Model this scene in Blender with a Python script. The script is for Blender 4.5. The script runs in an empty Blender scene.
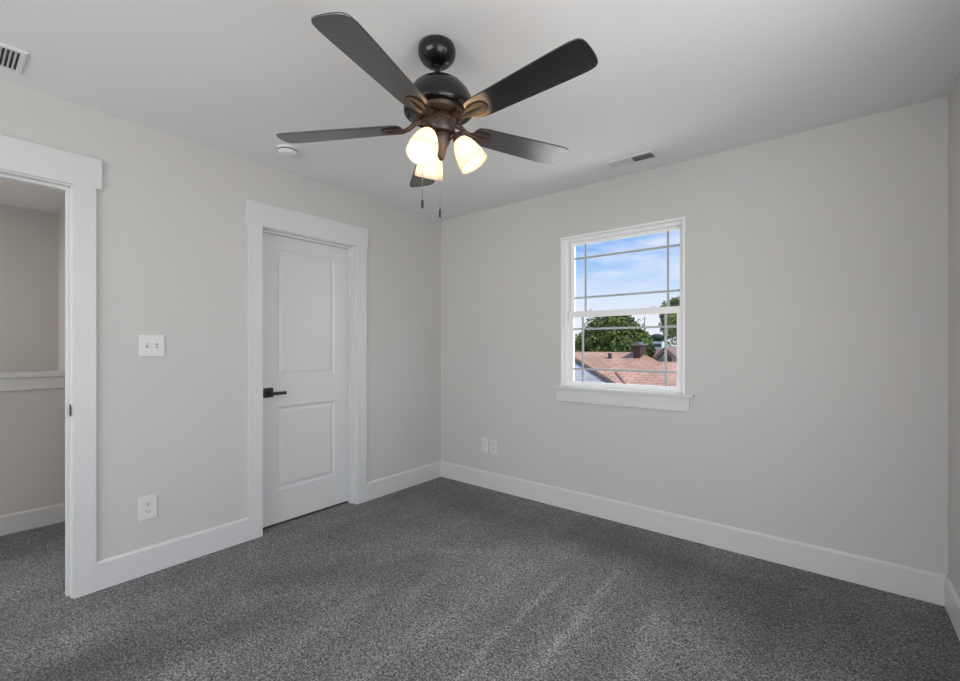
import bpy, bmesh, math, random
from mathutils import Vector, Matrix
random.seed(7)
S = bpy.context.scene
COL = S.collection
PI = math.pi
R = math.radians

# ------------------------------------------------------------------ camera
YAW = R(38.8)
FWD = Vector((-math.sin(YAW), math.cos(YAW), 0))
RGT = Vector((math.cos(YAW), math.sin(YAW), 0))
CAM = Vector((2.923, 0.0, 1.244))
FPX = 439.0
cd = bpy.data.cameras.new('camera')
cam = bpy.data.objects.new('camera', cd)
COL.objects.link(cam)
cam.location = CAM
cam.rotation_euler = (PI / 2, 0, YAW)
cd.sensor_width = 36.0
cd.lens = FPX / 960 * 36.0
cd.shift_y = 5.5 / 960
cd.clip_start = 0.02
cd.clip_end = 2000
S.camera = cam

# ------------------------------------------------------------------ view
S.view_settings.view_transform = 'Standard'
S.view_settings.look = 'None'
S.view_settings.exposure = -0.2
S.view_settings.gamma = 1.0
S.view_settings.use_curve_mapping = False

# ------------------------------------------------------------------ sky
W = bpy.data.worlds.new('sky')
S.world = W
W.use_nodes = True
nt = W.node_tree
nt.nodes.clear()
out = nt.nodes.new('ShaderNodeOutputWorld')
bg = nt.nodes.new('ShaderNodeBackground')
tc = nt.nodes.new('ShaderNodeTexCoord')
sep = nt.nodes.new('ShaderNodeSeparateXYZ')
nt.links.new(tc.outputs['Generated'], sep.inputs[0])
ramp = nt.nodes.new('ShaderNodeValToRGB')
ramp.color_ramp.elements[0].position = 0.0
ramp.color_ramp.elements[0].color = (0.90, 0.93, 1.0, 1)
ramp.color_ramp.elements[1].position = 0.60
ramp.color_ramp.elements[1].color = (0.10, 0.26, 0.70, 1)
for p, c in ((0.05, (0.86, 0.90, 1.0, 1)), (0.11, (0.70, 0.81, 1.0, 1)), (0.17, (0.40, 0.62, 0.98, 1)), (0.25, (0.13, 0.39, 0.93, 1))):
    e = ramp.color_ramp.elements.new(p)
    e.color = c
nt.links.new(sep.outputs['Z'], ramp.inputs[0])
mp = nt.nodes.new('ShaderNodeMapping')
mp.inputs['Scale'].default_value = (2.2, 2.2, 8.5)
mp.inputs['Location'].default_value = (0.35, 0.0, 0.1)
nt.links.new(tc.outputs['Generated'], mp.inputs[0])
nz = nt.nodes.new('ShaderNodeTexNoise')
nz.inputs['Scale'].default_value = 2.2
nz.inputs['Detail'].default_value = 6
nz.inputs['Roughness'].default_value = 0.55
nt.links.new(mp.outputs[0], nz.inputs['Vector'])
cr = nt.nodes.new('ShaderNodeValToRGB')
cr.color_ramp.elements[0].position = 0.46
cr.color_ramp.elements[0].color = (0, 0, 0, 1)
cr.color_ramp.elements[1].position = 0.72
cr.color_ramp.elements[1].color = (0.85, 0.85, 0.85, 1)
nt.links.new(nz.outputs['Fac'], cr.inputs[0])
mx = nt.nodes.new('ShaderNodeMixRGB')
mx.inputs['Color2'].default_value = (0.88, 0.92, 1.0, 1)
nt.links.new(cr.outputs['Color'], mx.inputs['Fac'])
nt.links.new(ramp.outputs['Color'], mx.inputs['Color1'])
nt.links.new(mx.outputs[0], bg.inputs['Color'])
bg.inputs['Strength'].default_value = 1.16
nt.links.new(bg.outputs[0], out.inputs[0])

# ------------------------------------------------------------------ sun, and area lamps added to fill the room
sd = bpy.data.lights.new('sun', 'SUN')
sd.energy = 4.2
sd.angle = R(0.6)
sd.color = (1.0, 0.95, 0.88)
sun = bpy.data.objects.new('sun', sd)
COL.objects.link(sun)
sun.rotation_euler = Vector((0.62, -0.05, 0.78)).to_track_quat('Z', 'Y').to_euler()


def area(name, loc, direction, sx, sy, power, col=(1, 1, 1)):
    l = bpy.data.lights.new(name, 'AREA')
    l.shape = 'RECTANGLE'
    l.size = sx
    l.size_y = sy
    l.energy = power
    l.color = col
    o = bpy.data.objects.new(name, l)
    COL.objects.link(o)
    o.location = loc
    o.rotation_euler = Vector([-c for c in direction]).to_track_quat('Z', 'Y').to_euler()
    return o


NEAR_Y = -2.4
area('rear_fill', (1.675, NEAR_Y - 0.02, 1.35), (0, 1, 0.0), 2.5, 1.6, 26, (1.0, 1.0, 0.99))  # added fill in the unseen opening behind the camera
area('side_fill', (3.352 + 0.02, 0.75, 1.35), (-1, 0, 0), 1.9, 1.5, 30, (1.0, 1.0, 0.99))  # added fill in the unseen opening beside the camera
area('rear_fill_upward', (1.675, NEAR_Y + 0.01, 1.15), (0, 0.94, 0.34), 2.5, 1.1, 36, (1.0, 1.0, 0.99))  # added upward fill that lifts the ceiling
area('sky_fill_above', (1.73, 4.6, 3.7), (0, -0.70, -0.71), 1.6, 1.2, 110, (0.97, 0.99, 1.0))  # added lamp boosting the skylight onto the floor
area('bounce_fill_below', (1.73, 4.35, -0.15), (0, -0.62, 0.78), 2.6, 1.5, 48, (1.0, 0.99, 0.97))  # added lamp below the sill, brightening the ceiling from outside
area('sky_fill_beside', (3.9, 4.2, 1.9), (-0.86, -0.5, -0.05), 1.6, 1.6, 60, (0.97, 0.99, 1.0))  # added lamp outside, aimed through the far window at the left wall
area('hall_fill', (-0.72, -2.85, 1.35), (0, 1, 0), 0.9, 1.6, 24, (1.0, 0.95, 0.9))  # added hall fill, no window stands at this end
area('stairwell_fill', (-1.95, -1.5, 2.40), (0, 0, -1), 0.5, 0.5, 33, (1.0, 0.95, 0.9))  # added stairwell fill, has no fixture

# ------------------------------------------------------------------ helpers
def tag(o, label=None, cat=None, group=None, kind=None):
    if label: o['label'] = label
    if cat: o['category'] = cat
    if group: o['group'] = group
    if kind: o['kind'] = kind
    return o


def empty(name, loc=(0, 0, 0), label=None, cat=None, group=None, kind=None, parent=None):
    o = bpy.data.objects.new(name, None)
    o.empty_display_size = 0.1
    COL.objects.link(o)
    o.location = loc
    if parent: o.parent = parent
    return tag(o, label, cat, group, kind)


class MB:
    def __init__(self):
        self.bm = bmesh.new()

    def box(self, x0, x1, y0, y1, z0, z1, M=None):
        vs = [self.bm.verts.new((x, y, z)) for x in (x0, x1) for y in (y0, y1) for z in (z0, z1)]
        if M:
            for v in vs: v.co = M @ v.co
        for f in ((0, 1, 3, 2), (4, 6, 7, 5), (0, 4, 5, 1), (2, 3, 7, 6), (0, 2, 6, 4), (1, 5, 7, 3)):
            self.bm.faces.new([vs[i] for i in f])
        return self

    def lathe(self, prof, seg=40, M=None, capped=True):
        """prof: (r, z) list about local Z"""
        rings = []
        for r, z in prof:
            if r < 1e-5:
                v = self.bm.verts.new((0, 0, z))
                if M: v.co = M @ v.co
                rings.append([v])
            else:
                ring = []
                for i in range(seg):
                    a = 2 * PI * i / seg
                    v = self.bm.verts.new((r * math.cos(a), r * math.sin(a), z))
                    if M: v.co = M @ v.co
                    ring.append(v)
                rings.append(ring)
        for a, b in zip(rings, rings[1:]):
            for i in range(seg):
                j = (i + 1) % seg
                if len(a) == 1 and len(b) == 1: continue
                if len(a) == 1: self.bm.faces.new((a[0], b[j], b[i]))
                elif len(b) == 1: self.bm.faces.new((a[i], a[j], b[0]))
                else: self.bm.faces.new((a[i], a[j], b[j], b[i]))
        if capped:
            for rg in (rings[0], rings[-1]):
                if len(rg) > 1: self.bm.faces.new(rg)
        return self

    def tube(self, pts, rads, seg=12, M=None):
        pts = [Vector(p) for p in pts]
        if not hasattr(rads, '__len__'): rads = [rads] * len(pts)
        rings = []
        up = None
        for i, p in enumerate(pts):
            d = (pts[min(i + 1, len(pts) - 1)] - pts[max(i - 1, 0)]).normalized()
            if up is None:
                up = d.orthogonal().normalized()
            up = (up - d * up.dot(d)).normalized()
            s = d.cross(up)
            ring = []
            for k in range(seg):
                a = 2 * PI * k / seg
                q = p + (up * math.cos(a) + s * math.sin(a)) * rads[i]
                ring.append(self.bm.verts.new(M @ q if M else q))
            rings.append(ring)
        for a, b in zip(rings, rings[1:]):
            for i in range(seg):
                j = (i + 1) % seg
                self.bm.faces.new((a[i], a[j], b[j], b[i]))
        self.bm.faces.new(rings[0]); self.bm.faces.new(rings[-1])
        return self

    def prism(self, poly, z0, z1, M=None):
        lo = [self.bm.verts.new((x, y, z0)) for x, y in poly]
        hi = [self.bm.verts.new((x, y, z1)) for x, y in poly]
        if M:
            for v in lo + hi: v.co = M @ v.co
        n = len(poly)
        self.bm.faces.new(lo); self.bm.faces.new(hi)
        for i in range(n):
            j = (i + 1) % n
            self.bm.faces.new((lo[i], lo[j], hi[j], hi[i]))
        return self

    def loops(self, loops):
        """nested rectangles/loops of equal length, joined; last one capped"""
        rs = [[self.bm.verts.new(p) for p in l] for l in loops]
        n = len(rs[0])
        for a, b in zip(rs, rs[1:]):
            for i in range(n):
                j = (i + 1) % n
                self.bm.faces.new((a[i], a[j], b[j], b[i]))
        self.bm.faces.new(rs[-1])
        return rs

    def quad(self, pts):
        self.bm.faces.new([self.bm.verts.new(p) for p in pts])
        return self

    def build(self, name, mat, parent=None, smooth=False, bevel=0.0, seg=2, recalc=True):
        if recalc:
            bmesh.ops.recalc_face_normals(self.bm, faces=self.bm.faces)
        me = bpy.data.meshes.new(name)
        self.bm.to_mesh(me)
        self.bm.free()
        if smooth:
            for p in me.polygons: p.use_smooth = True
        me.materials.append(mat)
        o = bpy.data.objects.new(name, me)
        COL.objects.link(o)
        if parent: o.parent = parent
        if bevel:
            m = o.modifiers.new('bevel', 'BEVEL')
            m.width = bevel
            m.segments = seg
            m.limit_method = 'ANGLE'
            m.angle_limit = R(40)
            m.harden_normals = False
        if smooth and smooth != 'all':
            m = o.modifiers.new('split', 'EDGE_SPLIT')
            m.split_angle = R(38)
        return o


def local(o, origin):
    """move the mesh origin to a world point, keeping the geometry in place"""
    o.data.transform(Matrix.Translation(-Vector(origin)))
    o.location = origin
    return o


def mat(name, col, rough=0.6, metal=0.0, spec=0.5, noise=None, bump=None, emit=None):
    m = bpy.data.materials.new(name)
    m.use_nodes = True
    n = m.node_tree
    b = n.nodes['Principled BSDF']
    b.inputs['Base Color'].default_value = (*col, 1)
    b.inputs['Roughness'].default_value = rough
    b.inputs['Metallic'].default_value = metal
    b.inputs['Specular IOR Level'].default_value = spec
    t = n.nodes.new('ShaderNodeTexCoord')
    if noise:
        sc, amt = noise
        z = n.nodes.new('ShaderNodeTexNoise')
        z.inputs['Scale'].default_value = sc
        z.inputs['Detail'].default_value = 4
        n.links.new(t.outputs['Object'], z.inputs['Vector'])
        r = n.nodes.new('ShaderNodeValToRGB')
        r.color_ramp.elements[0].position = 0.3
        r.color_ramp.elements[1].position = 0.7
        r.color_ramp.elements[0].color = (*[c * (1 - amt) for c in col], 1)
        r.color_ramp.elements[1].color = (*[min(1, c * (1 + amt)) for c in col], 1)
        n.links.new(z.outputs['Fac'], r.inputs[0])
        n.links.new(r.outputs[0], b.inputs['Base Color'])
    if bump:
        sc, st, dist = bump
        z = n.nodes.new('ShaderNodeTexNoise')
        z.inputs['Scale'].default_value = sc
        z.inputs['Detail'].default_value = 3
        n.links.new(t.outputs['Object'], z.inputs['Vector'])
        u = n.nodes.new('ShaderNodeBump')
        u.inputs['Strength'].default_value = st
        u.inputs['Distance'].default_value = dist
        n.links.new(z.outputs['Fac'], u.inputs['Height'])
        n.links.new(u.outputs[0], b.inputs['Normal'])
    if emit:
        b.inputs['Emission Color'].default_value = (*emit[0], 1)
        b.inputs['Emission Strength'].default_value = emit[1]
    return m


M_WALL = mat('wall_paint', (0.600, 0.586, 0.570), 0.75, spec=0.25, noise=(1.3, 0.012), bump=(160, 0.05, 0.002))
M_CEIL = mat('ceiling_paint', (0.80, 0.80, 0.80), 0.9, spec=0.15, noise=(1.0, 0.01), bump=(120, 0.06, 0.002))
M_TRIM = mat('trim_paint', (0.665, 0.67, 0.672), 0.38, spec=0.4, noise=(3, 0.008))
M_DOOR = mat('door_paint', (0.66, 0.665, 0.668), 0.42, spec=0.4, noise=(3, 0.008), bump=(60, 0.02, 0.001))
M_VINYL = mat('window_vinyl', (0.86, 0.86, 0.85), 0.35, spec=0.5, noise=(6, 0.01))
M_GRILLE = mat('grille_backlit_grey', (0.42, 0.43, 0.44), 0.45, noise=(6, 0.02))  # white bars greyed: their backlit shade is put into the base colour
M_TSLOT = mat('toggle_surround', (0.34, 0.34, 0.34), 0.5, noise=(30, 0.02))
M_PLATE = mat('plate_plastic', (0.70, 0.705, 0.70), 0.35, noise=(20, 0.01))
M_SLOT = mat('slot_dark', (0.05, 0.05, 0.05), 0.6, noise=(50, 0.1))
M_BLACKM = mat('matte_black_metal', (0.012, 0.012, 0.013), 0.38, spec=0.6, noise=(30, 0.1))
M_FAN = mat('fan_black_metal', (0.006, 0.005, 0.0045), 0.22, spec=0.5, noise=(25, 0.15))
M_HUB = mat('dark_bronze_metal', (0.040, 0.022, 0.013), 0.34, spec=0.6, noise=(25, 0.15))
M_BLADE = mat('blade_black', (0.008, 0.007, 0.007), 0.20, spec=0.9, noise=(14, 0.2))
M_BLADE.node_tree.nodes['Principled BSDF'].inputs['IOR'].default_value = 1.75
M_CHAIN = mat('chain_metal', (0.25, 0.24, 0.22), 0.35, metal=0.9, noise=(80, 0.1))
M_WHITE = mat('white_siding', (0.72, 0.74, 0.76), 0.8, noise=(2, 0.05))
M_VENT = mat('vent_white', (0.74, 0.74, 0.74), 0.4, noise=(12, 0.01))
M_VENTD = mat('vent_duct_dark', (0.04, 0.04, 0.04), 0.8, noise=(12, 0.1))
M_BRONZE = mat('strike_black', (0.01, 0.01, 0.01), 0.45, metal=0.3, noise=(30, 0.1))


def carpet_mat():
    m = bpy.data.materials.new('carpet')
    m.use_nodes = True
    n = m.node_tree
    L = n.links.new
    b = n.nodes['Principled BSDF']
    b.inputs['Roughness'].default_value = 0.95
    b.inputs['Specular IOR Level'].default_value = 0.1
    b.inputs['Sheen Weight'].default_value = 0.15
    b.inputs['Sheen Roughness'].default_value = 0.6
    t = n.nodes.new('ShaderNodeTexCoord')

    def noise(scale, detail, rough=0.5, mapping=None):
        z = n.nodes.new('ShaderNodeTexNoise')
        z.inputs['Scale'].default_value = scale
        z.inputs['Detail'].default_value = detail
        z.inputs['Roughness'].default_value = rough
        if mapping:
            q = n.nodes.new('ShaderNodeMapping')
            q.inputs['Scale'].default_value = mapping[0]
            q.inputs['Rotation'].default_value = mapping[1]
            q.inputs['Location'].default_value = mapping[2]
            L(t.outputs['Object'], q.inputs[0]); L(q.outputs[0], z.inputs['Vector'])
        else:
            L(t.outputs['Object'], z.inputs['Vector'])
        return z

    def ramp(src, p0, v0, p1, v1):
        r = n.nodes.new('ShaderNodeMapRange')
        r.inputs['From Min'].default_value = p0
        r.inputs['From Max'].default_value = p1
        r.inputs['To Min'].default_value = v0
        r.inputs['To Max'].default_value = v1
        L(src, r.inputs['Value'])
        return r.outputs[0]

    def mul(a, c):
        q = n.nodes.new('ShaderNodeMath'); q.operation = 'MULTIPLY'
        L(a, q.inputs[0]); L(c, q.inputs[1])
        return q.outputs[0]
    tuft = noise(130, 2, 0.6)
    fleck = n.nodes.new('ShaderNodeTexVoronoi')
    fleck.inputs['Scale'].default_value = 165
    L(t.outputs['Object'], fleck.inputs['Vector'])
    fsep = n.nodes.new('ShaderNodeSeparateColor')
    L(fleck.outputs['Color'], fsep.inputs[0])
    f1 = ramp(tuft.outputs['Fac'], 0.36, 0.35, 0.64, 1.70)
    f2 = ramp(fsep.outputs[0], 0.0, 0.30, 1.0, 1.70)
    # brushed pile: swaths left by the vacuum along the length of the room, and trodden blotches
    swath = noise(1.0, 2, 0.45, ((3.4, 0.45, 1), (0, 0, R(-9)), (0.3, 0.1, 0)))
    blot = noise(2.3, 4, 0.6)
    f3 = ramp(swath.outputs['Fac'], 0.40, 0.92, 0.62, 1.12)
    f4 = ramp(blot.outputs['Fac'], 0.36, 0.86, 0.62, 1.10)
    v = mul(mul(f1, f2), mul(f3, f4))
    # vacuum lines and blotches; last two paint far-wall shade and pile direction dark: (x0, y0, x1, y1, half width, strength)
    px = n.nodes.new('ShaderNodeSeparateXYZ')
    wob = noise(5.0, 2)
    wv = n.nodes.new('ShaderNodeVectorMath'); wv.operation = 'MULTIPLY_ADD'
    L(wob.outputs['Color'], wv.inputs[0]); wv.inputs[1].default_value = (0.07, 0.07, 0); L(t.outputs['Object'], wv.inputs[2])
    L(wv.outputs[0], px.inputs[0])

    def m2(op, a, c, clamp=False):
        q = n.nodes.new('ShaderNodeMath'); q.operation = op; q.use_clamp = clamp
        for i, w in enumerate((a, c)):
            if isinstance(w, float): q.inputs[i].default_value = w
            else: L(w, q.inputs[i])
        return q.outputs[0]
    for x0, y0, x1, y1, hw, st in ((1.83, 1.15, 1.78, 2.12, 0.024, 0.45), (2.03, 1.50, 2.00, 2.32, 0.024, 0.42), (2.34, 1.55, 2.30, 2.10, 0.05, 0.28),
                                   (1.25, 0.70, 1.10, 1.36, 0.06, 0.22), (1.30, 1.45, 1.18, 1.92, 0.05, 0.20), (0.98, 1.85, 1.40, 2.20, 0.05, 0.20),
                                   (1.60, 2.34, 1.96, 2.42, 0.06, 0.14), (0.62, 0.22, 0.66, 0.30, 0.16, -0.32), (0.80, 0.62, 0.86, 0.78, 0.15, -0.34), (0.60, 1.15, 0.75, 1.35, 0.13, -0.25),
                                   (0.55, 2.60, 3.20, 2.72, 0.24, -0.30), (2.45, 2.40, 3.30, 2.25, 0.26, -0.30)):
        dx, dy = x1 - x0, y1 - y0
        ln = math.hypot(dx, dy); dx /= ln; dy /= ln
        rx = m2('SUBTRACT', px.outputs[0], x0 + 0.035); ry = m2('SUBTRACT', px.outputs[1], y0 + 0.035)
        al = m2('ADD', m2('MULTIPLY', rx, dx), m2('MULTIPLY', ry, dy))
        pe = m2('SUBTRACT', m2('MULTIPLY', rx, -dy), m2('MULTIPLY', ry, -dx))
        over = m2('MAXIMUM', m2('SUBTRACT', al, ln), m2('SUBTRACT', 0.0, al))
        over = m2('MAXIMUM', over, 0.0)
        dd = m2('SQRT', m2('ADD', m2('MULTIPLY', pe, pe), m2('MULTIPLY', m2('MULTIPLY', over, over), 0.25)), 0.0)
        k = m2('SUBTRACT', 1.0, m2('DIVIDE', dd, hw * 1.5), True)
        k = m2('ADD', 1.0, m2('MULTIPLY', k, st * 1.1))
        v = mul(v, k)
    c = n.nodes.new('ShaderNodeMixRGB'); c.blend_type = 'MULTIPLY'
    c.inputs['Fac'].default_value = 1.0
    c.inputs['Color1'].default_value = (0.143, 0.144, 0.146, 1)
    cmb = n.nodes.new('ShaderNodeCombineColor')
    for i in range(3): L(v, cmb.inputs[i])
    L(cmb.outputs[0], c.inputs['Color2'])
    L(c.outputs[0], b.inputs['Base Color'])
    u = n.nodes.new('ShaderNodeBump')
    u.inputs['Strength'].default_value = 0.7
    u.inputs['Distance'].default_value = 0.008
    L(tuft.outputs['Fac'], u.inputs['Height'])
    L(u.outputs[0], b.inputs['Normal'])
    return m


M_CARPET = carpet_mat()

# ------------------------------------------------------------------ room dimensions
RX = 3.352       # right wall
BY = 3.039       # far wall
H = 2.44
WT = 0.115       # partition thickness
# door and doorway openings in the left wall (finished, inside the jambs)
D0, D1, DH = 1.355, 2.074, 2.022       # closed door
O0, O1 = -0.400, 0.424                 # open doorway
JT = 0.018
WX0, WX1, WZ0, WZ1 = 1.284, 2.178, 0.917, 2.079   # far window opening
WD = 0.14        # outer wall thickness
HX = -1.337      # face of the half wall across the hall
SX = -2.55       # far wall of the stairwell
HY = 0.706       # wall closing the hall
HB = -2.9        # hall back end
PIT = -2.8


def structure(name, mb, m, **k):
    return tag(mb.build(name, m, **k), kind='structure')


# floor
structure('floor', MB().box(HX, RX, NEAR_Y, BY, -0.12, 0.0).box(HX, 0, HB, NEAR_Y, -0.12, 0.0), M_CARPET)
structure('ceiling', MB().box(SX - 0.12, RX + 0.14, NEAR_Y - 0.14, BY + 0.14, H, H + 0.14)
          .box(SX - 0.12, 0.2, HB - 0.1, NEAR_Y - 0.14, H, H + 0.14), M_CEIL)
# left wall, pieces around both openings
wl = MB()
o0, o1, d0, d1, dh = O0 - JT, O1 + JT, D0 - JT, D1 + JT, DH + JT
wl.box(-WT, 0, HB, o0, 0, H)
wl.box(-WT, 0, o0, o1, dh, H)
wl.box(-WT, 0, o1, d0, 0, H)
wl.box(-WT, 0, d0, d1, dh, H)
wl.box(-WT, 0, d1, BY, 0, H)
structure('wall_left', wl, M_WALL)
wb = MB()
wb.box(SX - 0.12, WX0, BY, BY + WD, PIT, H)
wb.box(WX1, RX + 0.14, BY, BY + WD, PIT, H)
wb.box(WX0, WX1, BY, BY + WD, PIT, WZ0)
wb.box(WX0, WX1, BY, BY + WD, WZ1, H)
structure('wall_back', wb, M_WALL)
SY0, SY1 = -0.22, 1.72
structure('wall_right', MB().box(RX, RX + 0.14, SY1, BY, PIT, H).box(RX, RX + 0.14, NEAR_Y - 0.14, SY0, PIT, H)
          .box(RX, RX + 0.14, SY0, SY1, PIT, 0.58).box(RX, RX + 0.14, SY0, SY1, 2.12, H), M_WALL)
nw = MB()
NX0, NX1, NZ0, NZ1 = 0.40, 2.95, 0.50, 2.20
nw.box(0, NX0, NEAR_Y - 0.12, NEAR_Y, PIT, H).box(NX1, RX, NEAR_Y - 0.12, NEAR_Y, PIT, H)
nw.box(NX0, NX1, NEAR_Y - 0.12, NEAR_Y, PIT, NZ0).box(NX0, NX1, NEAR_Y - 0.12, NEAR_Y, NZ1, H)
structure('wall_front', nw, M_WALL)
# hall and stairwell
structure('wall_hall', MB().box(SX, -WT, HY, HY + 0.10, PIT, H), M_WALL)
structure('wall_stairwell', MB().box(SX - 0.12, SX, HB, BY, PIT, H).box(SX - 0.12, -WT, HB - 0.1, HB, PIT, H), M_WALL)
structure('wall_half', MB().box(HX - 0.115, HX, HB, HY, PIT, 1.03), M_WALL)
structure('floor_stairwell', MB().box(SX, HX - 0.115, HB, HY, PIT - 0.1, PIT), M_CARPET)
cap = MB().box(HX - 0.14, HX + 0.03, HB, HY, 1.03, 1.062)
cap.box(HX, HX + 0.016, HB, HY, 0.945, 1.03)
structure('trim_4', cap, M_TRIM, bevel=0.004)


def baseboard(name, a, b, nrm, h=0.147, t=0.013):
    """profile run from a to b along a wall, nrm points into the room"""
    a, b, nrm = Vector((*a, 0)), Vector((*b, 0)), Vector((*nrm, 0))
    prof = [(0, 0), (t, 0), (t, h - 0.012), (t - 0.004, h - 0.004), (t - 0.008, h), (0, h)]
    mb = MB()
    A = [mb.bm.verts.new(a + nrm * p + Vector((0, 0, q))) for p, q in prof]
    B = [mb.bm.verts.new(b + nrm * p + Vector((0, 0, q))) for p, q in prof]
    mb.bm.faces.new(A); mb.bm.faces.new(B)
    for i in range(6):
        j = (i + 1) % 6
        mb.bm.faces.new((A[i], A[j], B[j], B[i]))
    return structure(name, mb, M_TRIM)


CW = 0.095   # casing width
C_A0, C_A1 = O0 - 0.006 - CW, O1 - 0.004 + CW
C_B0, C_B1 = D0 - 0.008 - CW + 0.010, D1 + 0.002 + CW
baseboard('baseboard_left', (0, C_A1), (0, C_B0), (1, 0))
baseboard('baseboard_left', (0, C_B1), (0, BY), (1, 0))
baseboard('baseboard_back', (0, BY), (RX, BY), (0, -1))
baseboard('baseboard_right', (RX, NEAR_Y), (RX, BY), (-1, 0))
baseboard('baseboard_left', (0, NEAR_Y), (0, C_A0), (1, 0))
baseboard('baseboard_front', (0, NEAR_Y), (RX, NEAR_Y), (0, 1))
baseboard('baseboard_hall', (HX, HB), (HX, HY), (1, 0), h=0.13)
baseboard('baseboard_hall', (HX, HY), (-WT, HY), (0, -1), h=0.13)

# ------------------------------------------------------------------ casings and jambs
def jamb(y0, y1, h, stop_x0, stop_x1):
    """jamb lining of an opening y0..y1 with stop strips"""
    mb = MB()
    mb.box(-WT, 0.0, y0 - JT, y0, 0, h + JT)
    mb.box(-WT, 0.0, y1, y1 + JT, 0, h + JT)
    mb.box(-WT, 0.0, y0, y1, h, h + JT)
    s = MB()
    s.box(stop_x0, stop_x1, y0, y0 + 0.012, 0, h)
    s.box(stop_x0, stop_x1, y1 - 0.012, y1, 0, h)
    s.box(stop_x0, stop_x1, y0 + 0.012, y1 - 0.012, h - 0.012, h)
    return mb, s


def casing(y0, y1, h, c0, c1, x=0.002, hh=0.152, over=0.013):
    mb = MB()
    t = 0.0145
    mb.box(x, x + t, c0, y0, 0, h)
    mb.box(x, x + t, y1, c1, 0, h)
    mb.box(x, x + t + 0.001, c0 - over, c1 + over, h, h + hh)
    return mb


# open doorway
tr = structure('trim_1', casing(O0 - 0.006, O1 + 0.006, DH + 0.018, C_A0, C_A1, x=0.0, over=0.022), M_TRIM)
j, s = jamb(O0, O1, DH + 0.010, -0.078, -0.042)
j.build('jamb', M_TRIM, tr)
s.build('stop_strip', M_TRIM, tr)
sp = MB().box(-0.037, -0.009, O1 - 0.0022, O1, 0.895, 0.955).box(-0.009, 0.003, O1 - 0.004, O1, 0.905, 0.945)
sp = sp.build('strike_plate', M_BRONZE, tr, bevel=0.001)
sp['label'] = 'small black strike plate in the jamb'

# closed door
door = MB()
FX, BX = -0.080, -0.115      # front and back face of the leaf
ya, yb, za, zb = D0 + 0.003, D1 - 0.003, 0.016, DH - 0.003
P0, P1 = 1.492, 1.943        # panel rectangle in y
panels = [(0.243, 0.822), (1.030, 1.920)]


def rect(x, y0, y1, z0, z1):
    return [(x, y0, z0), (x, y1, z0), (x, y1, z1), (x, y0, z1)]


def stile(x, y0, y1, z0, z1):
    door.quad(rect(x, y0, y1, z0, z1))


stile(FX, ya, P0, za, zb); stile(FX, P1, yb, za, zb)
stile(FX, P0, P1, za, panels[0][0]); stile(FX, P0, P1, panels[0][1], panels[1][0]); stile(FX, P0, P1, panels[1][1], zb)
for z0, z1 in panels:
    door.loops([rect(FX, P0, P1, z0, z1), rect(FX - 0.0035, P0 + 0.004, P1 - 0.004, z0 + 0.004, z1 - 0.004),
                rect(FX - 0.0095, P0 + 0.014, P1 - 0.014, z0 + 0.014, z1 - 0.014),
                rect(FX - 0.0095, P0 + 0.019, P1 - 0.019, z0 + 0.019, z1 - 0.019),
                rect(FX - 0.0030, P0 + 0.040, P1 - 0.040, z0 + 0.040, z1 - 0.040)])
stile(BX, ya, yb, za, zb)
for q in ([(FX, ya, za), (BX, ya, za), (BX, ya, zb), (FX, ya, zb)], [(FX, yb, za), (BX, yb, za), (BX, yb, zb), (FX, yb, zb)],
          [(FX, ya, za), (FX, yb, za), (BX, yb, za), (BX, ya, za)], [(FX, ya, zb), (FX, yb, zb), (BX, yb, zb), (BX, ya, zb)]):
    door.quad(q)
bmesh.ops.remove_doubles(door.bm, verts=door.bm.verts, dist=1e-5)
dl = structure('door_1', door, M_DOOR)
tag(dl, 'white two-panel interior door, closed, with black lever')
j, s = jamb(D0, D1, DH, FX + 0.003, -0.040)
j.build('door_jamb', M_TRIM, dl)
s.build('stop_strip', M_TRIM, dl)
casing(D0 - 0.008, D1 + 0.012, DH + 0.006, C_B0, C_B1, x=0.0).build('door_casing', M_TRIM, dl)
hz, hy = 0.925, 1.428
hd = MB().box(FX, FX + 0.009, hy - 0.033, hy + 0.033, hz - 0.033, hz + 0.033)
hd = hd.build('door_handle', M_BLACKM, dl, bevel=0.002)
hd['label'] = 'black square rose with straight lever'
lv = MB()
lv.lathe([(0.011, 0), (0.011, 0.045)], 20, Matrix.Translation((FX + 0.009, hy, hz)) @ Matrix.Rotation(PI / 2, 4, 'Y'))
lv.box(FX + 0.040, FX + 0.053, hy - 0.010, hy + 0.105, hz - 0.015, hz + 0.006)
lv.build('lever', M_BLACKM, hd, bevel=0.002)
# dark strip painting in the shade of the gap under the door
structure('door_gap_shade', MB().box(-WT, FX - 0.01, D0, D1, 0.0, 0.002), M_SLOT)

# ------------------------------------------------------------------ far window
wf = MB()
t = 0.012
y0, y1 = BY - 0.003, BY + 0.10
wf.box(WX0, WX0 + t, y0, y1, 0.9355, WZ1)
wf.box(WX1 - t, WX1, y0, y1, 0.9355, WZ1)
wf.box(WX0 + t, WX1 - t, y0, y1, WZ1 - t, WZ1)
win = structure('window_1', wf, M_VINYL)
win['label'] = 'white double-hung window with prairie grilles over the rooftops'
ix0, ix1, iz0, iz1 = WX0 + t, WX1 - t, 0.9355, WZ1 - t
fr = MB()   # vinyl main frame
fd0, fd1 = BY + 0.042, BY + 0.128
fw = 0.020
fr.box(ix0, ix0 + fw, fd0, fd1, iz0, iz1).box(ix1 - fw, ix1, fd0, fd1, iz0, iz1)
fr.box(ix0 + fw, ix1 - fw, fd0, fd1, iz1 - fw, iz1).box(ix0 + fw, ix1 - fw, fd0, fd1, iz0, iz0 + 0.010)
fr.build('window_frame', M_VINYL, win)


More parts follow.
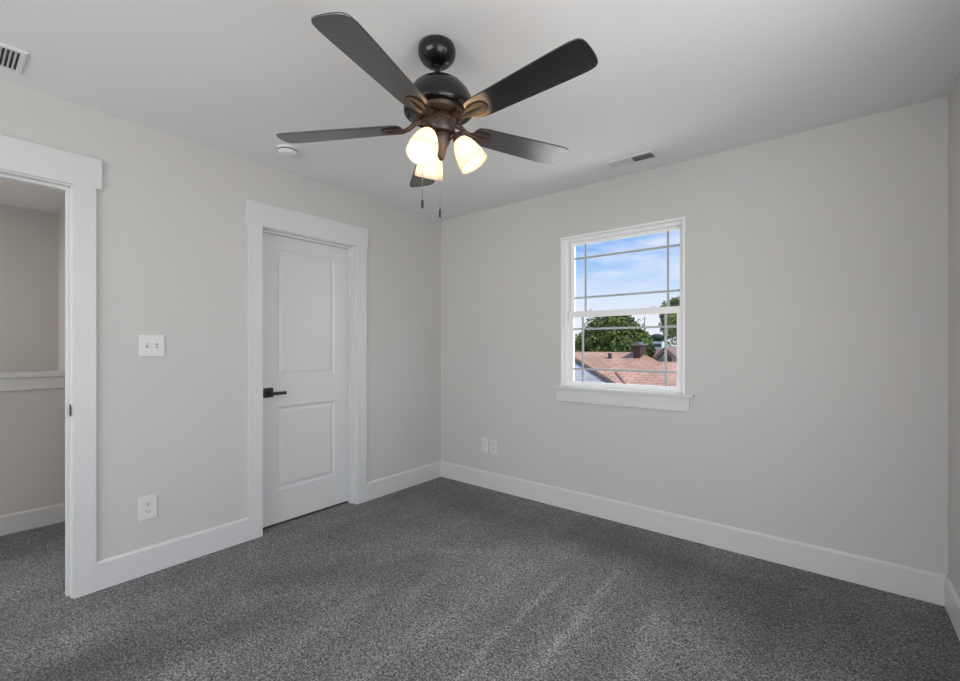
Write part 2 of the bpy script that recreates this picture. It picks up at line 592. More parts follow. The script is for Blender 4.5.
def sash(gx0, gx1, gz0, gz1, yf, yb, stw, top, bot, bars_x, bars_z, name):
    mb = MB()
    mb.box(gx0 - stw, gx0, yf, yb, gz0 - bot, gz1 + top)
    mb.box(gx1, gx1 + stw, yf, yb, gz0 - bot, gz1 + top)
    mb.box(gx0, gx1, yf, yb, gz1, gz1 + top)
    mb.box(gx0, gx1, yf, yb, gz0 - bot, gz0)
    o = mb.build(name, M_VINYL, win)
    ym = (yf + yb) / 2
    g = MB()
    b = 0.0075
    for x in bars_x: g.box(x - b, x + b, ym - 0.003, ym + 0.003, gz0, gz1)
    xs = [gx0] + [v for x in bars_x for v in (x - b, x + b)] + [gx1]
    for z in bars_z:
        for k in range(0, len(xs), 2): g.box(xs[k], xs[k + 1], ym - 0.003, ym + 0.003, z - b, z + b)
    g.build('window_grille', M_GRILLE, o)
    p = MB()
    p.quad([(gx0, ym - 0.006, gz0), (gx1, ym - 0.006, gz0), (gx1, ym - 0.006, gz1), (gx0, ym - 0.006, gz1)])
    p.quad([(gx0, ym + 0.006, gz0), (gx1, ym + 0.006, gz0), (gx1, ym + 0.006, gz1), (gx0, ym + 0.006, gz1)])
    p.build('window_pane', M_GLASS, o)
    return o


def glass_mat():
    m = bpy.data.materials.new('window_glass')
    m.use_nodes = True
    n = m.node_tree
    n.nodes.clear()
    o = n.nodes.new('ShaderNodeOutputMaterial')
    t_ = n.nodes.new('ShaderNodeBsdfTransparent')
    t_.inputs[0].default_value = (0.985, 0.99, 0.99, 1)
    g = n.nodes.new('ShaderNodeBsdfGlossy')
    g.inputs['Roughness'].default_value = 0.02
    f = n.nodes.new('ShaderNodeFresnel')
    f.inputs['IOR'].default_value = 1.14
    x = n.nodes.new('ShaderNodeMixShader')
    n.links.new(f.outputs[0], x.inputs[0])
    n.links.new(t_.outputs[0], x.inputs[1]); n.links.new(g.outputs[0], x.inputs[2])
    n.links.new(x.outputs[0], o.inputs[0])
    return m


M_GLASS = glass_mat()
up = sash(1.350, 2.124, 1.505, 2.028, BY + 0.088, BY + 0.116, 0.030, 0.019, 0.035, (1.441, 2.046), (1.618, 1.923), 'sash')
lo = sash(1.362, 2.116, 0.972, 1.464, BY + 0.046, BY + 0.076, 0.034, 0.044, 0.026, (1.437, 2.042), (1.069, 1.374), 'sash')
for x in (1.50, 1.96):
    k = MB().box(x - 0.022, x + 0.022, BY + 0.050, BY + 0.072, 1.508, 1.514)
    k.lathe([(0.010, 1.514), (0.010, 1.520), (0.006, 1.523)], 16, Matrix.Translation((x, BY + 0.061, 0)))
    k.box(x - 0.004, x + 0.020, BY + 0.052, BY + 0.060, 1.514, 1.522)
    k.build('sash_lock', M_VINYL, win, bevel=0.001)
# stool and apron
sl = MB().box(1.224, 2.232, BY - 0.034, BY + 0.001, 0.917, 0.935).box(WX0, WX1, BY + 0.001, BY + 0.10, 0.917, 0.935)
sl.build('window_sill', M_TRIM, win)
MB().box(1.249, 2.207, BY - 0.015, BY, 0.822, 0.917).build('window_apron', M_TRIM, win)

# added unseen windows, behind and beside the camera, framing the fill lamps
w2 = MB()
for a, b in ((NX0, NX0 + 0.04), (NX1 - 0.04, NX1), (1.63, 1.67)): w2.box(a, b, NEAR_Y - 0.10, NEAR_Y - 0.05, NZ0, NZ1)
w2.box(NX0, NX1, NEAR_Y - 0.10, NEAR_Y - 0.05, NZ0, NZ0 + 0.04).box(NX0, NX1, NEAR_Y - 0.10, NEAR_Y - 0.05, NZ1 - 0.04, NZ1)
structure('added_window_rear', w2, M_VINYL)
w3 = MB()
for a, b in ((SY0, SY0 + 0.04), (SY1 - 0.04, SY1), (0.73, 0.77)): w3.box(RX + 0.06, RX + 0.11, a, b, 0.58, 2.12)
w3.box(RX + 0.06, RX + 0.11, SY0, SY1, 0.58, 0.62).box(RX + 0.06, RX + 0.11, SY0, SY1, 2.08, 2.12)
structure('added_window_side', w3, M_VINYL)  # added frame on the right wall around the side fill
# added unseen slab that blocks the sun from the side opening
structure('sun_blocker', MB().box(RX + 0.14, RX + 3.6, NEAR_Y - 0.6, 2.5, H - 0.1, H + 0.05), M_WHITE)

# ------------------------------------------------------------------ wall plates
def plate(root, w, h, M, name='cover_plate'):
    """M maps local (u right, v up, n out) to world"""
    mb = MB().box(-w / 2, w / 2, -h / 2, h / 2, 0, 0.006, M)
    return mb.build(name, M_PLATE, root, bevel=0.0025)


def wall_frame(loc, axis):
    # columns: u, v, n
    if axis == 'left':   # wall x = 0, normal +x, u along +y
        return Matrix(((0, 0, 1, 0), (1, 0, 0, 0), (0, 1, 0, 0), (0, 0, 0, 1)))
    return Matrix(((1, 0, 0, 0), (0, 0, -1, 0), (0, 1, 0, 0), (0, 0, 0, 1)))


M = wall_frame(None, 'left')
sw = empty('light_switch', (0, 0.751, 1.246), 'white two-gang toggle light switch on the wall between doorway and closed door', 'light switch')
plate(sw, 0.118, 0.116, M)
for dy in (-0.023, 0.023):
    sn = MB().box(dy - 0.0055, dy + 0.0055, -0.0125, 0.0125, 0.006, 0.0075, M).build('toggle_slot', M_TSLOT, sw)
    tg = MB()
    s = 1 if dy < 0 else -1
    tg.prism([(0.006, -0.006 * s), (0.018, 0.006 * s - 0.003), (0.018, 0.006 * s + 0.003), (0.006, 0.007 * s)], dy - 0.004, dy + 0.004,
             Matrix(((1, 0, 0, 0), (0, 0, 1, 0), (0, 1, 0, 0), (0, 0, 0, 1))))
    tg.build('toggle', M_PLATE, sw)
    for dv in (-0.03, 0.03):
        MB().lathe([(0.003, 0.006), (0.003, 0.0068), (0.0, 0.0072)], 12, M @ Matrix.Translation((dy, dv, 0))).build('screw', M_PLATE, sw)


def duplex(root, M):
    for dv in (-0.020, 0.020):
        r = MB()
        pts = [(0.0165 * math.cos(a), max(-0.0135, min(0.0135, 0.0175 * math.sin(a)))) for a in [2 * PI * k / 28 for k in range(28)]]
        r.prism(pts, 0.006, 0.0078, M @ Matrix.Translation((0, dv, 0)))
        rr = r.build('receptacle', M_PLATE, root)
        q = MB()
        q.box(-0.0075, -0.0050, dv - 0.001, dv + 0.008, 0.0078, 0.0081, M).box(0.0050, 0.0075, dv - 0.001, dv + 0.008, 0.0078, 0.0081, M)
        q.lathe([(0.003, 0.0078), (0.003, 0.0081)], 12, M @ Matrix.Translation((0, dv - 0.007, 0)))
        q.build('slots', M_SLOT, rr)
    MB().lathe([(0.003, 0.006), (0.003, 0.0068), (0.0, 0.0072)], 12, M).build('screw', M_PLATE, root)


ol = empty('wall_outlet', (0, 0.733, 0.360), 'white duplex power outlet low on the wall between the doorway and the closed door', 'outlet')
plate(ol, 0.084, 0.130, M)
duplex(ol, M)
MBk = wall_frame(None, 'back')
ob = empty('wall_outlet', (0.632, BY, 0.374), 'white power outlet low on the far wall, the one nearer the window', 'outlet')
plate(ob, 0.074, 0.118, MBk)
duplex(ob, MBk)
cb = empty('cable_plate', (0.537, BY, 0.376), 'white cable wall plate low on the far wall, nearer the corner', 'wall plate')
plate(cb, 0.070, 0.118, MBk)
cx_ = MB().box(-0.0165, 0.0165, -0.033, 0.033, 0.006, 0.0072, MBk).build('insert', M_PLATE, cb, bevel=0.0005)
MB().lathe([(0.005, 0.0072), (0.005, 0.012), (0.003, 0.012)], 12, MBk).build('cable_jack', M_CHAIN, cx_)

# ------------------------------------------------------------------ ceiling registers and smoke detector
def register(name, x0, x1, y0, y1, label, split=False, along='x'):
    cx, cy = (x0 + x1) / 2, (y0 + y1) / 2
    r = empty(name, (cx, cy, H), label, 'ceiling vent')
    hx, hy = (x1 - x0) / 2, (y1 - y0) / 2
    b = 0.022
    fr = MB()
    # sloped flange
    lo_, hi_ = -0.007, 0.0
    for sgn in (0,):
        a = [(-hx, -hy, hi_), (hx, -hy, hi_), (hx, hy, hi_), (-hx, hy, hi_)]
        c = [(-hx + .006, -hy + .006, lo_), (hx - .006, -hy + .006, lo_), (hx - .006, hy - .006, lo_), (-hx + .006, hy - .006, lo_)]
        d = [(-hx + b, -hy + b, lo_), (hx - b, -hy + b, lo_), (hx - b, hy - b, lo_), (-hx + b, hy - b, lo_)]
        e = [(-hx + b, -hy + b, hi_ - 0.001), (hx - b, -hy + b, hi_ - 0.001), (hx - b, hy - b, hi_ - 0.001), (-hx + b, hy - b, hi_ - 0.001)]
        rs = [[fr.bm.verts.new(p) for p in l] for l in (a, c, d, e)]
        for p, q in zip(rs, rs[1:]):
            for i in range(4):
                k = (i + 1) % 4
                fr.bm.faces.new((p[i], p[k], q[k], q[i]))
    fr.build('flange', M_VENT, r)
    MB().box(-hx + b, hx - b, -hy + b, hy - b, -0.0012, -0.0004).build('duct_opening', M_VENTD, r)
    if along == 'x':       # slats run across y, spaced along x, tilted both ways from the middle bar
        MB().box(-0.006, 0.006, -hy + b, hy - b, -0.007, -0.0015).build('divider', M_VENT, r)
        for sd_ in (-1, 1):
            k = -hx + b + 0.008 if sd_ < 0 else 0.014
            kend = -0.010 if sd_ < 0 else hx - b - 0.004
            while k < kend:
                Mx = Matrix.Translation((k, 0, -0.0042)) @ Matrix.Rotation(R(38) * sd_, 4, 'Y')
                MB().box(-0.0042, 0.0042, -hy + b, hy - b, -0.0004, 0.0004, Mx).build('slat', M_VENT, r)
                k += 0.0125
    else:
        k = -hy + b + 0.008
        while k < hy - b - 0.004:
            Mx = Matrix.Translation((0, k, -0.0042)) @ Matrix.Rotation(R(40), 4, 'X')
            MB().box(-hx + b, hx - b, -0.0045, 0.0045, -0.0005, 0.0005, Mx).build('slat', M_VENT, r)
            k += 0.0140
    return r


register('ceiling_vent', 1.760, 2.075, 2.738, 2.872, 'small white ceiling vent close above the far wall and window')
register('ceiling_vent', 0.145, 0.368, -0.10, 0.243, 'slotted white ceiling vent at the top left, above the doorway', along='y')

smx, smy = 0.345, 1.345
sm = empty('smoke_detector', (smx, smy, H), 'round white smoke detector on the ceiling beyond the left fan blade', 'smoke detector')
MB().lathe([(0.062, H - H), (0.062, -0.010), (0.058, -0.012)], 40).build('base', M_VENT, sm, smooth=True)
MB().lathe([(0.052, -0.012), (0.052, -0.018)], 40).build('sensor_gap', M_VENTD, sm, smooth=True)
MB().lathe([(0.054, -0.018), (0.055, -0.026), (0.048, -0.036), (0.030, -0.041), (0, -0.042)], 40).build('cover', M_VENT, sm, smooth=True)

# ------------------------------------------------------------------ ceiling fan
FCX, FCY, PIV = 1.695, 1.254, 2.37
T1 = R(2.6)
fan = empty('ceiling_fan', (FCX, FCY, PIV), 'black five-blade ceiling fan with three frosted glass lamp shades', 'ceiling fan')
# the fan hangs a touch out of plumb on its ball joint
ROT = Matrix.Rotation(-T1, 4, FWD)
test = ROT @ Vector((0, 0, -1))
if test.dot(RGT) < 0: ROT = Matrix.Rotation(T1, 4, FWD)
fan.rotation_euler = ROT.to_euler()
INV = ROT.inverted()
z = lambda v: v - PIV
MB().lathe([(0.060, z(2.4398)), (0.071, z(2.433)), (0.0750, z(2.419)), (0.0745, z(2.403)), (0.070, z(2.389)), (0.060, z(2.375)), (0.046, z(2.364)), (0.030, z(2.357)), (0.020, z(2.356))],
           48, INV).build('canopy', M_FAN, fan, smooth='all')
MB().lathe([(0.0, z(2.372)), (0.018, z(2.366)), (0.017, z(2.350)), (0.0115, z(2.344)), (0.0115, z(2.305)), (0.022, z(2.302)), (0.022, z(2.294))], 28).build('downrod', M_FAN, fan, smooth=True)
MB().lathe([(0.022, z(2.299)), (0.045, z(2.298)), (0.072, z(2.290)), (0.098, z(2.272)), (0.120, z(2.245)), (0.134, z(2.215)), (0.1395, z(2.190)), (0.1395, z(2.174)),
            (0.135, z(2.168)), (0.126, z(2.166)), (0.118, z(2.172)), (0.100, z(2.170)), (0.0, z(2.170))], 56).build('motor_housing', M_FAN, fan, smooth=True)
MB().lathe([(0.104, z(2.170)), (0.100, z(2.158)), (0.082, z(2.150)), (0.0, z(2.150))], 56).build('flywheel', M_HUB, fan, smooth=True)
MB().lathe([(0.050, z(2.150)), (0.066, z(2.144)), (0.067, z(2.132)), (0.061, z(2.126)), (0.061, z(2.092)), (0.056, z(2.084)), (0.030, z(2.080)), (0.0, z(2.080))],
           44).build('switch_housing', M_HUB, fan, smooth=True)

BL = [(0.152, 0.018), (0.156, 0.035), (0.168, 0.048), (0.200, 0.054), (0.30, 0.0575), (0.42, 0.0625), (0.54, 0.067), (0.605, 0.068), (0.634, 0.0635), (0.646, 0.053), (0.651, 0.036), (0.653, 0.012)]
poly = BL + [(x, -y) for x, y in reversed(BL)]
blade_me = None
for k in range(5):
    a = R(-73 + 72 * k)
    Mb = Matrix.Translation((0, 0, z(2.117))) @ Matrix.Rotation(a, 4, 'Z') @ Matrix.Rotation(R(-10.6), 4, 'X')
    if k == 0:
        b = MB().prism(poly, -0.003, 0.003).build('blade', M_BLADE, fan, bevel=0.0015)
        am = MB()
        lobe = [(0.122, 0.010), (0.145, 0.019), (0.170, 0.029), (0.200, 0.032), (0.226, 0.025), (0.238, 0.010)]
        am.prism(lobe + [(x, -y) for x, y in reversed(lobe)], -0.0085, -0.0032)
        am.tube([(0.220, 0, -0.010), (0.185, 0, -0.0125), (0.150, 0, -0.010), (0.120, 0, 0.002), (0.098, 0, 0.018), (0.072, 0, 0.024)],
                [0.003, 0.006, 0.008, 0.0095, 0.0105, 0.011], 12)
        arm = am.build('blade_arm', M_HUB, b, bevel=0.0015)
    else:
        b0, a0 = b_first, arm_first
        b = b0.copy(); COL.objects.link(b); b.parent = fan
        arm = a0.copy(); COL.objects.link(arm); arm.parent = b
    if k == 0: b_first, arm_first = b, arm
    b.matrix_local = Mb

# light kit
MB().lathe([(0.040, z(2.080)), (0.042, z(2.066)), (0.036, z(2.050)), (0.026, z(2.035)), (0.020, z(2.015)), (0.015, z(2.000)), (0.012, z(1.990)), (0.006, z(1.982)), (0.0, z(1.980))],
           32).build('light_fitter', M_HUB, fan, smooth=True)


def shade_mat():
    m = bpy.data.materials.new('frosted_glass_shade')
    m.use_nodes = True
    n = m.node_tree
    n.nodes.clear()
    o = n.nodes.new('ShaderNodeOutputMaterial')
    tr_ = n.nodes.new('ShaderNodeBsdfTranslucent'); tr_.inputs[0].default_value = (0.95, 0.90, 0.80, 1)
    df = n.nodes.new('ShaderNodeBsdfDiffuse'); df.inputs[0].default_value = (0.93, 0.90, 0.84, 1)
    gl = n.nodes.new('ShaderNodeBsdfGlossy'); gl.inputs['Roughness'].default_value = 0.2
    tcx = n.nodes.new('ShaderNodeTexCoord')
    zz = n.nodes.new('ShaderNodeTexNoise'); zz.inputs['Scale'].default_value = 18
    n.links.new(tcx.outputs['Object'], zz.inputs['Vector'])
    mr = n.nodes.new('ShaderNodeMapRange')
    mr.inputs['To Min'].default_value = 0.40; mr.inputs['To Max'].default_value = 0.50
    n.links.new(zz.outputs['Fac'], mr.inputs['Value'])
    x = n.nodes.new('ShaderNodeMixShader')
    n.links.new(mr.outputs[0], x.inputs[0])
    n.links.new(df.outputs[0], x.inputs[1]); n.links.new(tr_.outputs[0], x.inputs[2])
    y = n.nodes.new('ShaderNodeMixShader'); y.inputs[0].default_value = 0.05
    n.links.new(x.outputs[0], y.inputs[1]); n.links.new(gl.outputs[0], y.inputs[2])
    n.links.new(y.outputs[0], o.inputs[0])
    return m


M_SHADE = shade_mat()
M_BULB = mat('glowing_bulb', (0.9, 0.85, 0.75), 0.5, emit=((1.0, 0.61, 0.32), 24.0), noise=(5, 0.01))
for ang in (-81.2, 38.8, 158.8):
    tilt = math.atan2(0.061, 0.115)
    # local +Z of the shade points out of its mouth (outward and down)
    Ms = Matrix.Rotation(R(ang), 4, 'Z') @ Matrix.Translation((0.074, 0, z(2.068))) @ Matrix.Rotation(PI - tilt, 4, 'Y')
    hold = MB()
    hold.lathe([(0.012, -0.018), (0.022, -0.014), (0.0265, 0.000), (0.0265, 0.014), (0.022, 0.014)], 28, Ms)
    Ma = Matrix.Rotation(R(ang), 4, 'Z')
    hold.tube([(0.030, 0, z(2.062)), (0.048, 0, z(2.080)), (0.064, 0, z(2.084)), (0.070, 0, z(2.076))], [0.010, 0.009, 0.009, 0.010], 12, Ma)
    h = hold.build('lamp_holder', M_HUB, fan, smooth=True)
    outer = [(0.0225, 0.004), (0.030, 0.014), (0.039, 0.030), (0.047, 0.052), (0.053, 0.076), (0.0575, 0.100), (0.0600, 0.122)]
    inner = [(r - 0.003, q) for r, q in reversed(outer)]
    sh = MB().lathe(outer + inner, 44, Ms, capped=False).build('lamp_shade', M_SHADE, fan, smooth='all')
    sh['label'] = 'lit frosted white glass shade'
    bulb = [(0.011, 0.016), (0.013, 0.034), (0.021, 0.050), (0.0275, 0.066), (0.029, 0.080), (0.026, 0.094), (0.017, 0.104), (0.0, 0.108)]
    MB().lathe(bulb, 28, Ms).build('bulb', M_BULB, sh, smooth='all')

# pull chains hang plumb
for (lat, dep, zt, zb_) in ((-0.058, 0.0, 2.09, 1.792), (0.012, 0.0, 1.985, 1.756)):
    p = RGT * lat + FWD * dep
    ch = MB()
    q = zt
    ch.tube([(p.x, p.y, z(zt)), (p.x, p.y, z(zb_ + 0.03))], 0.0009, 6, INV)
    while q > zb_ + 0.034:
        bmesh.ops.create_icosphere(ch.bm, subdivisions=1, radius=0.0017, matrix=INV @ Matrix.Translation((p.x, p.y, z(q))))
        q -= 0.006
    c = ch.build('pull_chain', M_CHAIN, fan, smooth='all')
    wgt = MB().lathe([(0.0, 0.036), (0.003, 0.034), (0.0048, 0.026), (0.0052, 0.006), (0.004, 0.0), (0, 0)], 16, INV @ Matrix.Translation((p.x, p.y, z(zb_))))
    wgt.build('pull_weight', M_BLACKM, c, smooth='all')

# ------------------------------------------------------------------ outside
def at(u, v, Y):
    d = FWD * FPX + RGT * (u - 480) + Vector((0, 0, 346 - v))
    return CAM + d * (Y / d.y)


def shingle_mat(name, col, sc=5.0):
    m = bpy.data.materials.new(name)
    m.use_nodes = True
    n = m.node_tree
    b = n.nodes['Principled BSDF']
    b.inputs['Roughness'].default_value = 0.9
    t_ = n.nodes.new('ShaderNodeTexCoord')
    br = n.nodes.new('ShaderNodeTexBrick')
    br.inputs['Scale'].default_value = 1.0
    br.inputs['Brick Width'].default_value = 0.33
    br.inputs['Row Height'].default_value = 0.16
    br.inputs['Mortar Size'].default_value = 0.02
    br.inputs['Color1'].default_value = (*[c * 1.06 for c in col], 1)
    br.inputs['Color2'].default_value = (*[c * 0.90 for c in col], 1)
    br.inputs['Mortar'].default_value = (*[c * 0.72 for c in col], 1)
    n.links.new(t_.outputs['Object'], br.inputs['Vector'])
    z_ = n.nodes.new('ShaderNodeTexNoise'); z_.inputs['Scale'].default_value = 1.5; z_.inputs['Detail'].default_value = 5
    n.links.new(t_.outputs['Object'], z_.inputs['Vector'])
    mr = n.nodes.new('ShaderNodeMapRange'); mr.inputs['From Min'].default_value = 0.3; mr.inputs['From Max'].default_value = 0.7
    mr.inputs['To Min'].default_value = 0.8; mr.inputs['To Max'].default_value = 1.2
    n.links.new(z_.outputs['Fac'], mr.inputs['Value'])
    mm = n.nodes.new('ShaderNodeVectorMath'); mm.operation = 'SCALE'
    n.links.new(br.outputs['Color'], mm.inputs[0]); n.links.new(mr.outputs[0], mm.inputs['Scale'])
    n.links.new(mm.outputs[0], b.inputs['Base Color'])
    return m


M_PINK = shingle_mat('terracotta_shingles', (0.58, 0.34, 0.235))
M_GREYROOF = shingle_mat('grey_shingles', (0.47, 0.485, 0.485))
M_BROWNROOF = shingle_mat('brown_shingles', (0.30, 0.20, 0.16))
M_BRICK = shingle_mat('chimney_brick', (0.10, 0.052, 0.045))
M_SIDING = mat('pale_siding', (0.50, 0.54, 0.56), 0.8, noise=(2, 0.05))
M_GRASS = mat('lawn', (0.10, 0.16, 0.05), 0.95, noise=(0.7, 0.3))
M_BARK = mat('bark', (0.10, 0.07, 0.05), 0.9, noise=(6, 0.3))
M_METAL = mat('grey_metal', (0.25, 0.25, 0.26), 0.5, metal=0.5, noise=(8, 0.1))
M_PANE = mat('dark_pane', (0.05, 0.06, 0.07), 0.2, noise=(8, 0.1))


def leaf_mat(name, col):
    return mat(name, col, 0.7, spec=0.3, noise=(1.6, 0.45))


M_LEAF1 = leaf_mat('oak_leaves', (0.12, 0.185, 0.04))
M_LEAF2 = leaf_mat('light_leaves', (0.20, 0.26, 0.07))
M_LEAF3 = leaf_mat('distant_leaves', (0.12, 0.17, 0.12))

GZ = -3.0
structure('ground', MB().box(-160, 80, 3.6, 260, GZ - 0.3, GZ), M_GRASS)


def slab(mb, pts, th=0.12):
    """roof plane with thickness; pts are the top corners"""
    pts = [Vector(p) for p in pts]
    n = (pts[1] - pts[0]).cross(pts[2] - pts[0]).normalized()
    if n.z < 0: n = -n
    a = [mb.bm.verts.new(p) for p in pts]
    b = [mb.bm.verts.new(p - n * th) for p in pts]
    mb.bm.faces.new(a); mb.bm.faces.new(b)
    k = len(pts)
    for i in range(k):
        j_ = (i + 1) % k
        mb.bm.faces.new((a[i], a[j_], b[j_], b[i]))


def oriented(o, rz):
    """put texture axes: rotate mesh data so Object coords follow the slope"""
    return o


# terracotta-roofed house: ridge runs nearly along x, chimney near its right end
def roof_pt(u, v):
    """point on the front slope seen at pixel u, v"""
    d = FWD * FPX + RGT * (u - 480) + Vector((0, 0, 346 - v))
    # plane: z = RZ - SL*(RY - y)
    k = (RZ - SL * RY - CAM.z) / (d.z - SL * d.y)
    return CAM + d * k


RY, SL = 14.0, 0.36
RZ = at(608, 352, RY).z
bx = at(560, 346, RY).x
ex = at(643, 346, RY).x
h1 = empty('house', (bx + 4, RY - 2, GZ), 'low house with broad terracotta shingle roof and brick chimney, nearest beyond the window', 'house')


def hp(mb, name, m, parent, **k):
    o = mb.build(name, m, parent, **k)
    o.matrix_parent_inverse = Matrix.Translation(-parent.location)
    return o


# left rake of the front slope follows a diagonal line
ra, rb = roof_pt(574, 357), roof_pt(626, 389)
dirr = (rb - ra).normalized()
eaveY = 7.6
rl = ra + dirr * ((eaveY - ra.y) / dirr.y)
lt = at(574, 352, RY); lt.z = RZ
rt = at(641, 352, RY); rt.z = RZ
hipx = at(720, 346, 11.2).x
def on(x, y): return Vector((x, y, RZ - SL * (RY - y)))
rs = roof_pt(654, 361.5)
mr_ = MB()
slab(mr_, [on(lt.x - 1.0, RY), on(rt.x, RY), on(rs.x, rs.y), on(9.0, rs.y), on(9.0, eaveY), on(rl.x, eaveY), on(ra.x - 1.0 * 0, ra.y)])
hp(mr_, 'roof', M_PINK, h1)
mb_ = MB()
slab(mb_, [(lt.x - 1.0, RY, RZ), (rt.x, RY, RZ), (rt.x + 1.6, RY + 4, RZ - 1.6), (lt.x - 1.0, RY + 4, RZ - 1.6)])
hp(mb_, 'back_roof', M_PINK, h1)
hp(MB().box(rl.x + 0.8, 8.6, eaveY + 0.5, RY - 2.0, GZ, on(0, eaveY + 0.5).z - 0.15), 'walls', M_SIDING, h1)
# valley flashing line on the slope
va, vb = roof_pt(616, 373), roof_pt(627, 386)
hp(MB().tube([va + Vector((0, 0, .01)), vb + Vector((0, 0, .01))], 0.03, 6), 'valley_flashing', M_BROWNROOF, h1)
ea = MB().tube([on(ra.x, ra.y) + Vector((0, 0, -0.02)), on(rl.x, eaveY) + Vector((0, 0, -0.02))], 0.03, 6)
hp(ea, 'rake_board', M_BROWNROOF, h1)
# chimney and vent pipe
c0, c1 = at(635.3, 362, RY - 0.35), at(641.6, 346, RY - 0.35)
cm = MB().box(c0.x, c1.x, RY - 0.5, RY + 0.1, RZ - 0.6, c1.z + 0.02)
chm = hp(cm, 'chimney', M_BRICK, h1)
cp = MB().box(c0.x - 0.04, c1.x + 0.04, RY - 0.54, RY + 0.14, c1.z + 0.02, c1.z + 0.07)
cp.box(c0.x + 0.05, c1.x - 0.05, RY - 0.42, RY + 0.02, c1.z + 0.07, c1.z + 0.13)
hp(cp, 'chimney_cap', M_METAL, h1)
vp = roof_pt(611, 358)
hp(MB().tube([vp - Vector((0, 0, .1)), vp + Vector((-0.05, 0, 0.15))], 0.06, 10), 'vent_pipe', M_SLOT, h1)

# lower grey-shingled wing left of the diagonal edge
low = Vector((0, 0, -0.13))
g = MB()
slab(g, [on(-12.0, RY - 0.4) + low, on(lt.x - 1.0, RY - 0.4) + low, on(ra.x, ra.y) + low, on(rl.x + 0.05, eaveY) + low, on(-12.0, eaveY) + low], 0.10)
gr_o = hp(g, 'wing_roof', M_GREYROOF, h1)
gr_o['label'] = 'pale blue-grey shingled lower roof'

# gabled pale house on the right
Yg = 20.0
ap, gl_, gr_ = at(667, 349.5, Yg), at(654, 362, Yg), at(681.5, 362, Yg)
h3 = empty('house', (ap.x, Yg, GZ), 'pale grey gabled house with small attic window, right of the chimney', 'house')
gb = MB()
gb.prism([(gl_.x, gl_.z), (gr_.x, gr_.z), (ap.x, ap.z)], -Yg, -(Yg + 3), Matrix(((1, 0, 0, 0), (0, 0, -1, 0), (0, 1, 0, 0), (0, 0, 0, 1))))
gb.box(gl_.x + .2, gr_.x - .2, Yg + 0.02, Yg + 3, GZ, gl_.z)
hp(gb, 'walls', M_SIDING, h3)
rf = MB()
ov = Vector((0, -0.35, 0))
bk = Vector((0, 3.2, 0))
upz = Vector((0, 0, 0.13))
for e_ in (gl_, gr_):
    dn = (e_ - ap).normalized() * 0.4
    slab(rf, [ap + ov + upz, e_ + dn + ov + upz, e_ + dn + bk + upz, ap + bk + upz], 0.13)
hp(rf, 'roof', M_BROWNROOF, h3)
aw = at(668.3, 358, Yg - 0.03)
hp(MB().box(aw.x - 0.14, aw.x + 0.14, Yg - 0.04, Yg, aw.z - 0.25, aw.z + 0.25), 'window', M_PANE, h3)

# brown roof behind it
Yb = 28.5
a_, b_ = at(648, 349, Yb), at(690, 348, Yb)
h4 = empty('house', (a_.x, Yb, GZ), 'brown-roofed house behind the pale gabled house', 'house')
rr_ = MB()
slab(rr_, [(a_.x, Yb, a_.z), (b_.x + 2, Yb, a_.z), (b_.x + 2, Yb - 3, a_.z - 1.4), (a_.x, Yb - 3, a_.z - 1.4)])
slab(rr_, [(a_.x, Yb, a_.z), (b_.x + 2, Yb, a_.z), (b_.x + 2, Yb + 3, a_.z - 1.4), (a_.x, Yb + 3, a_.z - 1.4)])
hp(rr_, 'roof', M_BROWNROOF, h4)
hp(MB().box(a_.x + .3, b_.x + 1.7, Yb - 2.6, Yb + 2.6, GZ, a_.z - 1.5), 'walls', M_SIDING, h4)

# distant white building
Yw = 60.0
a_, b_ = at(650, 341.5, Yw), at(662, 341.5, Yw)
h5 = empty('building', (a_.x, Yw, GZ), 'distant white building between the big tree and the right tree', 'building')
hp(MB().box(a_.x, b_.x, Yw, Yw + 6, GZ, a_.z), 'walls', M_WHITE, h5)
for k in range(4):
    wx = a_.x + (b_.x - a_.x) * (0.16 + 0.22 * k)
    hp(MB().box(wx - 0.16, wx + 0.16, Yw - 0.03, Yw, a_.z - 0.75, a_.z - 0.3), 'window', M_PANE, h5)


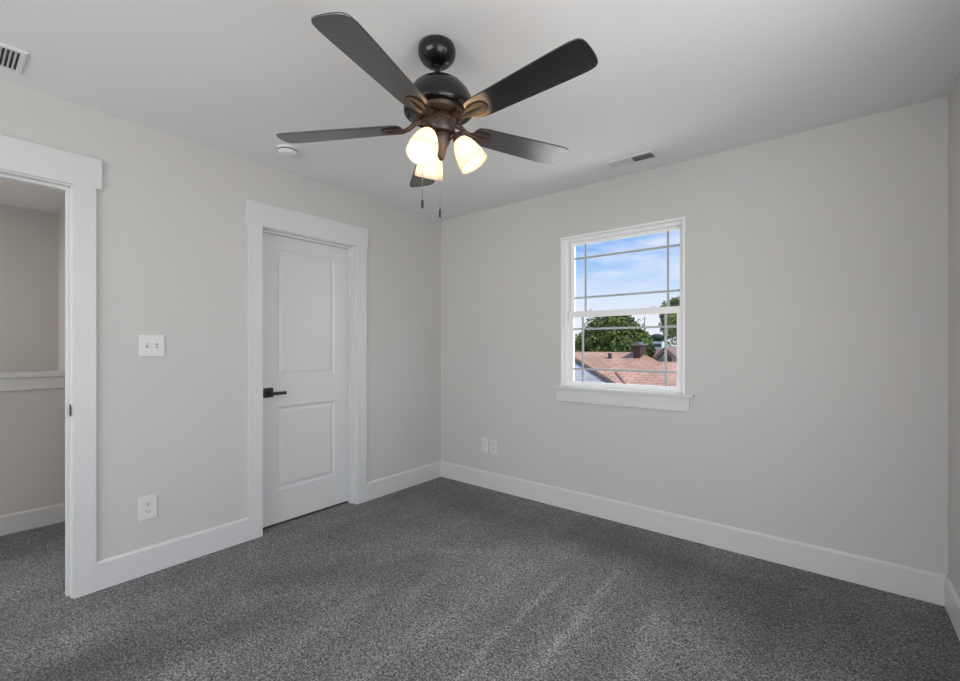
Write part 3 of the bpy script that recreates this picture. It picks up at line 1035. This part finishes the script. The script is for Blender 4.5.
def tree(name, label, cx, cy, rx, ry, rz_, cz, leafm, n, size, trunk_r, cat='tree', clumps=22, seed=1, parent_group=None):
    rnd = random.Random(seed)
    t_ = empty(name, (cx, cy, GZ), label, cat, parent_group)
    mb = MB()
    cl = []
    for i in range(clumps):
        a = rnd.uniform(0, 2 * PI); c = rnd.uniform(-0.75, 1.0); s_ = math.sqrt(max(0, 1 - c * c))
        rr2 = rnd.uniform(0.45, 0.78)
        cl.append((Vector((rx * s_ * math.cos(a) * rr2, ry * s_ * math.sin(a) * rr2, rz_ * c * rr2)), rnd.uniform(0.28, 0.46)))
    for i in range(n):
        c, s_ = cl[rnd.randrange(clumps)]
        d = Vector((rnd.gauss(0, 1), rnd.gauss(0, 1), rnd.gauss(0, 1))).normalized()
        rad = s_ * rnd.uniform(0.75, 1.05)
        p = c + Vector((d.x * rx * rad, d.y * ry * rad, d.z * rz_ * rad)) + Vector((0, 0, cz - GZ))
        q = Vector((rnd.gauss(0, 1), rnd.gauss(0, 1), rnd.gauss(0, 1))).normalized()
        q = (d * 1.2 + q).normalized()
        u_ = q.orthogonal().normalized() * size * rnd.uniform(0.6, 1.2)
        w_ = q.cross(u_).normalized() * size * rnd.uniform(0.5, 0.9)
        mb.quad([p - u_, p - w_, p + u_, p + w_])
    mb.build('foliage', leafm, t_, recalc=False)
    base = cz - rz_ * 0.3 - GZ
    tk = MB().tube([(0, 0, 0), (0.1 * trunk_r, 0, base * 0.5), (0, 0, base + rz_ * 0.6)], [trunk_r * 1.3, trunk_r, trunk_r * 0.5], 10)
    for i in range(6):
        e_ = cl[i][0] * 0.9 + Vector((0, 0, cz - GZ))
        tk.tube([(0, 0, base * 0.85), (e_.x * 0.5, e_.y * 0.5, base + (e_.z - base) * 0.4), tuple(e_)], [trunk_r * 0.5, trunk_r * 0.35, trunk_r * 0.12], 7)
    tk.build('trunk', M_BARK, t_, smooth='all')
    return t_


p = at(615, 339, 20.5)
tree('leafy_tree', 'large dark green tree with a broad crown behind the terracotta roof', p.x, 20.5, 1.88, 1.5, 1.67, p.z - 0.47, M_LEAF1, 15000, 0.085, 0.22, clumps=34, seed=3)
p = at(583, 345, 25.5)
tree('leafy_tree', 'small light olive tree left of the big tree', p.x, 25.5, 0.9, 0.9, 1.1, p.z - 0.2, M_LEAF2, 3500, 0.07, 0.09, clumps=12, seed=5)
p = at(680, 325, 36)
tree('leafy_tree', 'tall bright green tree at the right edge of the window view', p.x, 36, 1.6, 1.4, 2.75, p.z - 0.1, M_LEAF2, 6200, 0.12, 0.14, clumps=18, seed=8)
p = at(648, 354, 18.9)
tree('shrub', 'dark bush growing just right of the chimney', p.x, 18.9, 0.38, 0.4, 0.58, p.z - 0.15, M_LEAF1, 2200, 0.05, 0.05, cat='bush', clumps=9, seed=11)
p = at(656, 339, 75)
tree('distant_tree', 'hazy distant tree above the white building', p.x, 75, 1.7, 1.5, 0.9, p.z, M_LEAF3, 2600, 0.16, 0.2, clumps=12, seed=13)
p = at(570, 344, 70)
tree('distant_tree', 'distant tree at the left edge of the window view', p.x, 70, 3.4, 2.0, 1.6, p.z - 0.6, M_LEAF3, 2600, 0.2, 0.2, clumps=12, seed=17)
p = at(644.5, 317, 23.3)
ant = MB().tube([(0, 0, 0), (0, 0, p.z - GZ)], 0.022, 8)
ant.tube([(-0.12, 0, p.z - GZ - 0.1), (0.12, 0, p.z - GZ - 0.1)], 0.012, 6)
ao = ant.build('antenna_mast', M_METAL)
ao.location = (p.x, 23.3, GZ)
tag(ao, 'thin grey antenna mast beside the big tree', 'antenna')
